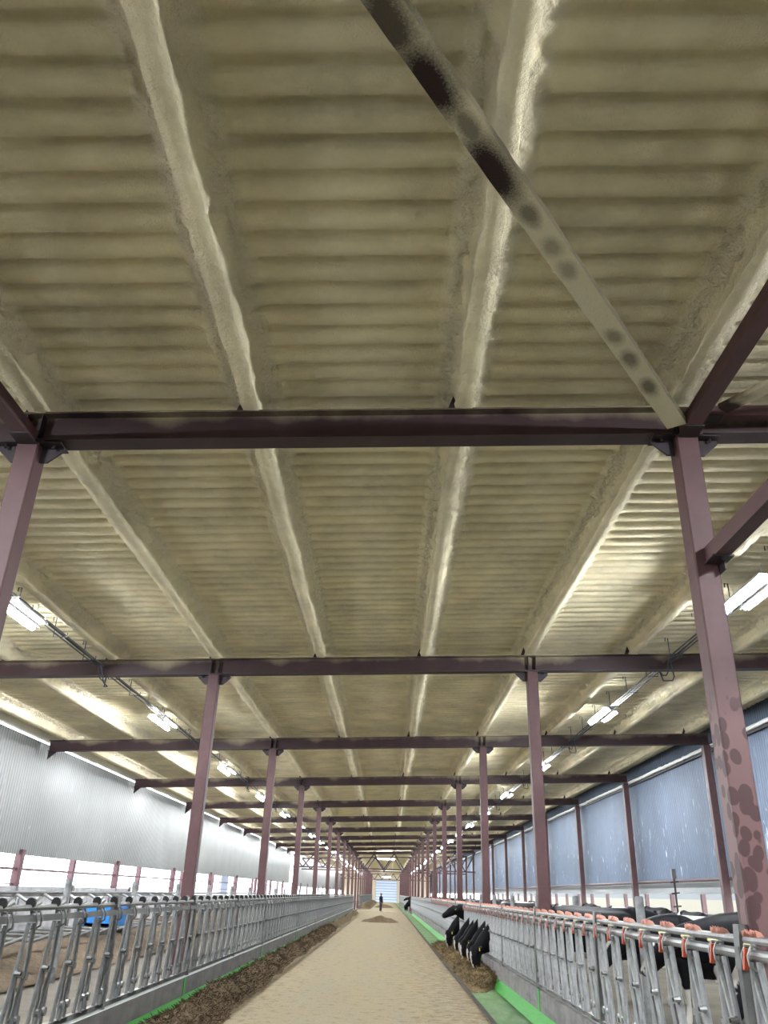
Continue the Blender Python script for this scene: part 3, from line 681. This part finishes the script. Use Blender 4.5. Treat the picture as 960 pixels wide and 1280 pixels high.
# ------------------------------------------------------------------ cows
def remesh(mb, name, voxel, smooth_it=6):
    me = mb.mesh(name); o = link(bpy.data.objects.new(name, me)); r = o.modifiers.new('r', 'REMESH'); r.mode = 'VOXEL'; r.voxel_size = voxel
    s = o.modifiers.new('s', 'SMOOTH'); s.iterations = smooth_it; s.factor = .5
    dg = bpy.context.evaluated_depsgraph_get(); dg.update(); out = bpy.data.meshes.new_from_object(o.evaluated_get(dg)); out.name = name
    bpy.data.objects.remove(o); bpy.data.meshes.remove(me); out.shade_smooth(); return out
def coat_mat(name, thr):
    m = mat(name, (.012, .012, .014), .6, 0, .12); n = N(m); oi = n.n('ShaderNodeObjectInfo'); c = n.n('ShaderNodeTexCoord')
    ad = n.n('ShaderNodeVectorMath', _operation='ADD'); mu = n.math('MULTIPLY', oi.outputs['Random'], 50)
    n.l(c.outputs['Object'], ad.inputs[0]); n.l(mu, ad.inputs[1]); nz = n.noise(1.5, ad.outputs[0], 2, .45)
    at_ = n.n('ShaderNodeAttribute', _attribute_name='white'); w = n.math('MAXIMUM', at_.outputs['Fac'], n.ramp(nz, thr, thr+.015))
    hd = n.n('ShaderNodeAttribute', _attribute_name='head'); w2 = n.math('MULTIPLY', n.ramp(nz, thr, thr+.015), n.math('SUBTRACT', 1, hd.outputs['Fac']))
    w = n.math('MAXIMUM', at_.outputs['Fac'], w2)
    n.base(n.mix(w, (.006, .006, .008), (.50, .475, .44))); return m
m_cow = coat_mat('black_and_white_coat', .66); m_cow2 = coat_mat('white_patched_coat', .50); m_nose = mat('dark_wet_nose', (.03, .025, .03), .3)
m_eye = mat('dark_eye', (.005, .005, .005), .1, 0, .8); m_tag = mat('yellow_ear_tag', (.8, .6, .05), .5)
def cow_proto(pose):
    # faces +x; origin on the ground below the withers
    b = MB()
    trunk = [(-1.62,0,1.22),(-1.50,0,1.16),(-1.25,0,1.10),(-.9,0,1.02),(-.5,0,.99),(-.15,0,1.00),(.12,0,1.02),(.28,0,1.05)]
    tr = [(.12,.14),(.24,.26),(.27,.34),(.34,.40),(.35,.41),(.29,.40),(.21,.33),(.13,.22)]
    b.tube(trunk, tr, 18)
    b.tube([(-1.45,0,1.36),(-1.1,0,1.36),(-.5,0,1.35),(0,0,1.37),(.12,0,1.33)], [.07,.09,.08,.075,.06], 10)     # spine, hips
    for s in (-1, 1):
        b.tube([(-1.42,s*.16,1.28),(-1.38,s*.20,.95),(-1.22,s*.19,.72),(-1.42,s*.17,.50),(-1.38,s*.17,.28),(-1.36,s*.17,.12),(-1.30,s*.17,.0)],
               [(.10,.14),(.12,.19),(.085,.12),(.05,.065),(.036,.042),(.042,.05),(.055,.07)], 12)
        b.tube([(.02,s*.16,1.12),(.06,s*.19,.85),(.04,s*.17,.58),(.05,s*.16,.42),(.03,s*.16,.26),(.04,s*.16,.12),(.09,s*.16,.0)],
               [(.12,.16),(.10,.13),(.06,.07),(.052,.056),(.036,.04),(.042,.048),(.052,.065)], 12)
        b.tube([(-1.2,s*.22,1.34),(-1.15,s*.24,1.30)], .05, 8)
    b.tube([(-1.2,0,.72),(-1.05,0,.66),(-.9,0,.70)], [(.14,.1),(.17,.12),(.1,.08)], 12)                      # udder
    b.tube([(-1.62,0,1.34),(-1.72,0,1.22),(-1.72,0,.9),(-1.70,0,.62),(-1.70,0,.48)], [.035,.028,.02,.03,.02], 8)
    if pose == 'eat':
        nk = [(.0,0,1.12),(.25,0,1.06),(.50,0,.92),(.75,0,.72),(.93,0,.60)]; nr = [(.22,.34),(.19,.32),(.155,.285),(.135,.23),(.115,.15)]
        hd = [(.90,0,.66),(.99,0,.56),(1.01,0,.42),(.99,0,.27),(.97,0,.13),(.96,0,.05)]; hup = 0
    elif pose == 'up':
        nk = [(.0,0,1.14),(.25,0,1.16),(.50,0,1.20),(.72,0,1.27),(.86,0,1.31)]; nr = [(.21,.33),(.18,.30),(.15,.25),(.13,.21),(.11,.16)]
        hd = [(.82,0,1.33),(.93,.02,1.30),(1.05,.05,1.24),(1.17,.08,1.17),(1.28,.10,1.11),(1.33,.11,1.09)]; hup = 1
    else:
        nk = [(.0,0,1.14),(.25,0,1.14),(.50,0,1.12),(.72,0,1.10),(.86,0,1.10)]; nr = [(.21,.33),(.18,.30),(.15,.25),(.13,.21),(.11,.16)]
        hd = [(.82,0,1.13),(.92,0,1.07),(1.02,0,.97),(1.12,0,.86),(1.20,0,.77),(1.24,0,.73)]; hup = 1
    b.tube(nk, nr, 16)
    b.tube(hd, [(.09,.10),(.125,.15),(.115,.14),(.085,.105),(.08,.085),(.055,.06)], 14)
    H = [Vector(p) for p in hd]; d = (H[4]-H[1]).normalized(); side = Vector((0,1,0)); upv = side.cross(d).normalized()
    if upv.dot(Vector((1, 0, 1 if hup else -.2))) < 0: upv = -upv        # face side of the head
    b.tube([H[1]+d*.06+upv*.06, H[4]+upv*.03], [.06, .045], 8)
    me = remesh(b, 'body', .024, 5); n = len(me.vertices); co = np.zeros(n*3, np.float32); me.vertices.foreach_get('co', co); co = co.reshape(-1, 3)
    rel = co-np.array(H[1]); ax = rel@np.array(d); uu = rel@np.array(upv); sd_ = rel@np.array(side)
    head = (ax > -.05) & (ax < .65) & (np.linalg.norm(rel-ax[:, None]*np.array(d), axis=1) < .25) & (co[:, 0] > .7)
    wv = head & (uu > .0) & (np.abs(sd_+.01) < .05+.02*np.sin(ax*14)+.03*(ax > .28)) & (ax > .03)
    wv |= (co[:, 2] < .42) & (co[:, 0] < .5)                     # white lower legs
    wv |= (co[:, 2] < .72) & (co[:, 0] < -.75) & (co[:, 0] > -1.25)  # belly and udder
    for nm, v in (('white', wv), ('head', head | (co[:, 0] > .15))):
        at_ = me.attributes.new(nm, 'FLOAT', 'POINT'); at_.data.foreach_set('value', v.astype(np.float32))
    root = empty('cow', (0,0,0)); me.materials.append(m_cow); body = link(bpy.data.objects.new('body', me), root)
    for s in (-1, 1):
        c = H[0].lerp(H[1], .5)+side*(s*.08)-d*.0
        e = MB(); tip = c+side*(s*.19)-d*.01-upv*.03
        e.tube([c, c.lerp(tip, .35)+d*.015, c.lerp(tip, .75)+d*.012, tip], [(.02,.02),(.03,.055),(.025,.05),(.006,.01)], 8)
        em = e.build('ear', m_cow, root, 60); 
        t_ = MB().bar(c.lerp(tip, .65)+upv*.035, c.lerp(tip, .65)+upv*.04+d*.065, .05, .006, tuple(upv)).build('ear_tag', m_tag, em)
        MB().tube([H[1]+d*.10+side*(s*.10)+upv*.06, H[1]+d*.10+side*(s*.125)+upv*.065], [.022, .012], 8).build('eye', m_eye, root, 60)
    MB().tube([H[4]+d*.02+upv*.02, H[5]+upv*.01+d*.012], [(.06,.045),(.04,.03)], 10).build('nose', m_nose, root, 60)
    return root
cows = {p: cow_proto(p) for p in ('eat', 'up', 'stand')}; used = set()
def put(pose, x, y, rz, label, group, z=.1, coat=None, sc=1.0):
    src = cows[pose]
    if pose in used: o = copy_tree(src)
    else: o = src; used.add(pose)
    o.location = (x, y, z); o.rotation_euler[2] = R(rz); o.scale = (sc, sc, sc); tag(o, label, 'cow', group)
    if coat:
        for ch in o.children:
            if ch.name.startswith(('body', 'ear')): ch.material_slots[0].link = 'OBJECT'; ch.material_slots[0].material = coat
    return o
E_ = 'cows eating through the right headlocks'
XF = 3.10
put('eat', XF, 21.55, 190, 'black cow with a thin white blaze eating in the trough, nearest to the camera', E_, z=.0)
put('eat', XF, 22.65, 193, 'second cow from the camera with white blaze, head down in the trough', E_, z=.0)
put('eat', XF-.02, 24.15, 190, 'third cow from the camera, black neck squeezed close behind the second one', E_, z=.0)
put('eat', XF+.02, 25.35, 193, 'fourth cow from the camera with a white blaze, head down', E_, z=.0)
put('eat', XF, 26.6, 190, 'fifth cow from the camera with a white patch on its muzzle', E_, z=.0)
put('up', XF, 28.6, 181, 'black cow lifting its head out over the trough above the others', E_, z=.0)
put('eat', XF-.05, 30.2, 195, 'cow with a broad white blaze, farthest of the eating group', E_, z=.0)
put('up', XF, 96.0, 178, 'distant black cow with raised head at the cross alley', 'cows at the cross alley', z=0)
put('eat', XF, 94.6, 183, 'distant black cow with its head down at the cross alley', 'cows at the cross alley', z=0)
put('eat', XF-.2, 93.2, 178, 'distant cow nearest the end of the right kerb, head down', 'cows at the cross alley', z=0, coat=m_cow2)
G2 = 'cows standing in the right pen'
spots = [(4.05, 8.2, 200, 0, 'black cow standing close behind the nearest right headlocks by the spotted column'), (4.6, 11.6, 172, 0, 'large black cow with a white stripe on its back behind the nearest right headlocks'),
         (4.4, 13.6, 190, 1, 'white and black cow behind the right headlocks next to a round post'), (7.0, 14.9, 95, 0, 'black cow standing lengthwise near the blue wall')]
random.seed(21)
for i in range(30):
    y = 16.9+i*1.75+random.uniform(-.2, .2); x = [4.5, 7.5, 4.85, 7.5][i % 4]+random.uniform(-.15, .15)
    if 20.5 < y < 32 and x < 6.1: continue
    spots.append((min(x, 7.6), y, random.choice([175, 185, 10, 350]) if x < 6.5 else random.choice([88, 93]), int(random.random() < .35), None))
for i, (x, y, rz, ct, lb) in enumerate(spots):
    lb = lb or f'{"white-patched" if ct else "mostly black"} cow standing in the right pen, {ORD[i-4] if i-4 < 22 else "distant one"} from the camera'
    put('stand', x, y, rz, lb, G2, coat=m_cow2 if ct else None, sc=random.uniform(.96, 1.05))

# ------------------------------------------------------------------ person far down the lane
def person(x, y):
    root = empty('person', (x, y, 0)); b = MB()
    for s in (-1, 1):
        b.tube([(s*.10,0,.90),(s*.11,.01,.50),(s*.11,.03,.09)], [.085,.058,.04], 10); b.tube([(s*.11,.04,.045),(s*.12,-.16,.03)], [(.045,.04),(.04,.025)], 8)
        b.tube([(s*.19,0,1.36),(s*.24,.02,1.12),(s*.22,-.10,.88)], [.052,.042,.032], 8)
        b.tube([(s*.22,-.10,.88),(s*.21,-.13,.78)], [(.03,.018),(.02,.012)], 6)
        for f in range(4): b.tube([(s*(.195+.014*f),-.13,.79),(s*(.195+.014*f),-.15,.735-.01*(f % 3))], .009, 5)
        b.tube([(s*.2,-.125,.85),(s*.17,-.16,.80)], .011, 5)
    b.tube([(0,0,.86),(0,0,1.0),(0,0,1.2),(0,0,1.36),(0,0,1.43)], [(.16,.11),(.14,.10),(.17,.115),(.18,.10),(.07,.06)], 14)
    b.tube([(0,0,1.40),(0,-.01,1.50)], .055, 8); b.tube([(0,-.01,1.46),(0,-.015,1.52),(0,-.015,1.60),(0,0,1.67),(0,0,1.70)], [(.05,.05),(.068,.08),(.076,.095),(.06,.075),(.02,.03)], 12)
    b.tube([(0,-.10,1.585),(0,-.12,1.56)], .012, 6)
    for s in (-1, 1): b.tube([(s*.07,0,1.59),(s*.085,.01,1.56)], .018, 6)
    me = remesh(b, 'body', .012, 2); me.materials.append(mat('skin', (.2, .12, .085), .6)); link(bpy.data.objects.new('body', me), root)
    j = MB(); j.tube([(0,0,.82),(0,0,1.0),(0,0,1.2),(0,0,1.38),(0,0,1.45)], [(.19,.14),(.17,.13),(.20,.145),(.21,.125),(.08,.07)], 14)
    for s in (-1, 1): j.tube([(s*.17,0,1.39),(s*.25,.02,1.12),(s*.225,-.09,.90)], [.075,.06,.045], 10)
    me = remesh(j, 'jacket', .015, 2); me.materials.append(mat('navy_cloth', (.008, .011, .025), .8)); link(bpy.data.objects.new('jacket', me), root)
    j = MB(); j.tube([(0,0,.80),(0,0,.92)], (.165,.125) and [(.165,.125),(.155,.12)], 12)
    for s in (-1, 1): j.tube([(s*.09,0,.86),(s*.11,.01,.50),(s*.11,.03,.07)], [.10,.075,.06], 10)
    me = remesh(j, 'trousers', .015, 2); me.materials.append(mat('grey_cloth', (.03, .03, .035), .8)); link(bpy.data.objects.new('trousers', me), root)
    c = MB().tube([(0,0,1.62),(0,0,1.70),(0,0,1.73)], [(.085,.10),(.075,.09),(.02,.03)], 12); c.box((-.06, -.17, 1.615), (.06, -.07, 1.63)); c.build('cap', mat('dark_cap', (.02, .02, .03), .8), root, 40)
    tag(root, 'person in a navy jacket and grey trousers standing far down the lane', 'person'); root.rotation_euler[2] = R(60); return root
person(-.66, 92)
# cross alley: dark strip on the floor, posts
struct(MB().box((-3.25, 88.6, .0), (1.6, 89.6, .008)).build('floor_drain', m_curbL))
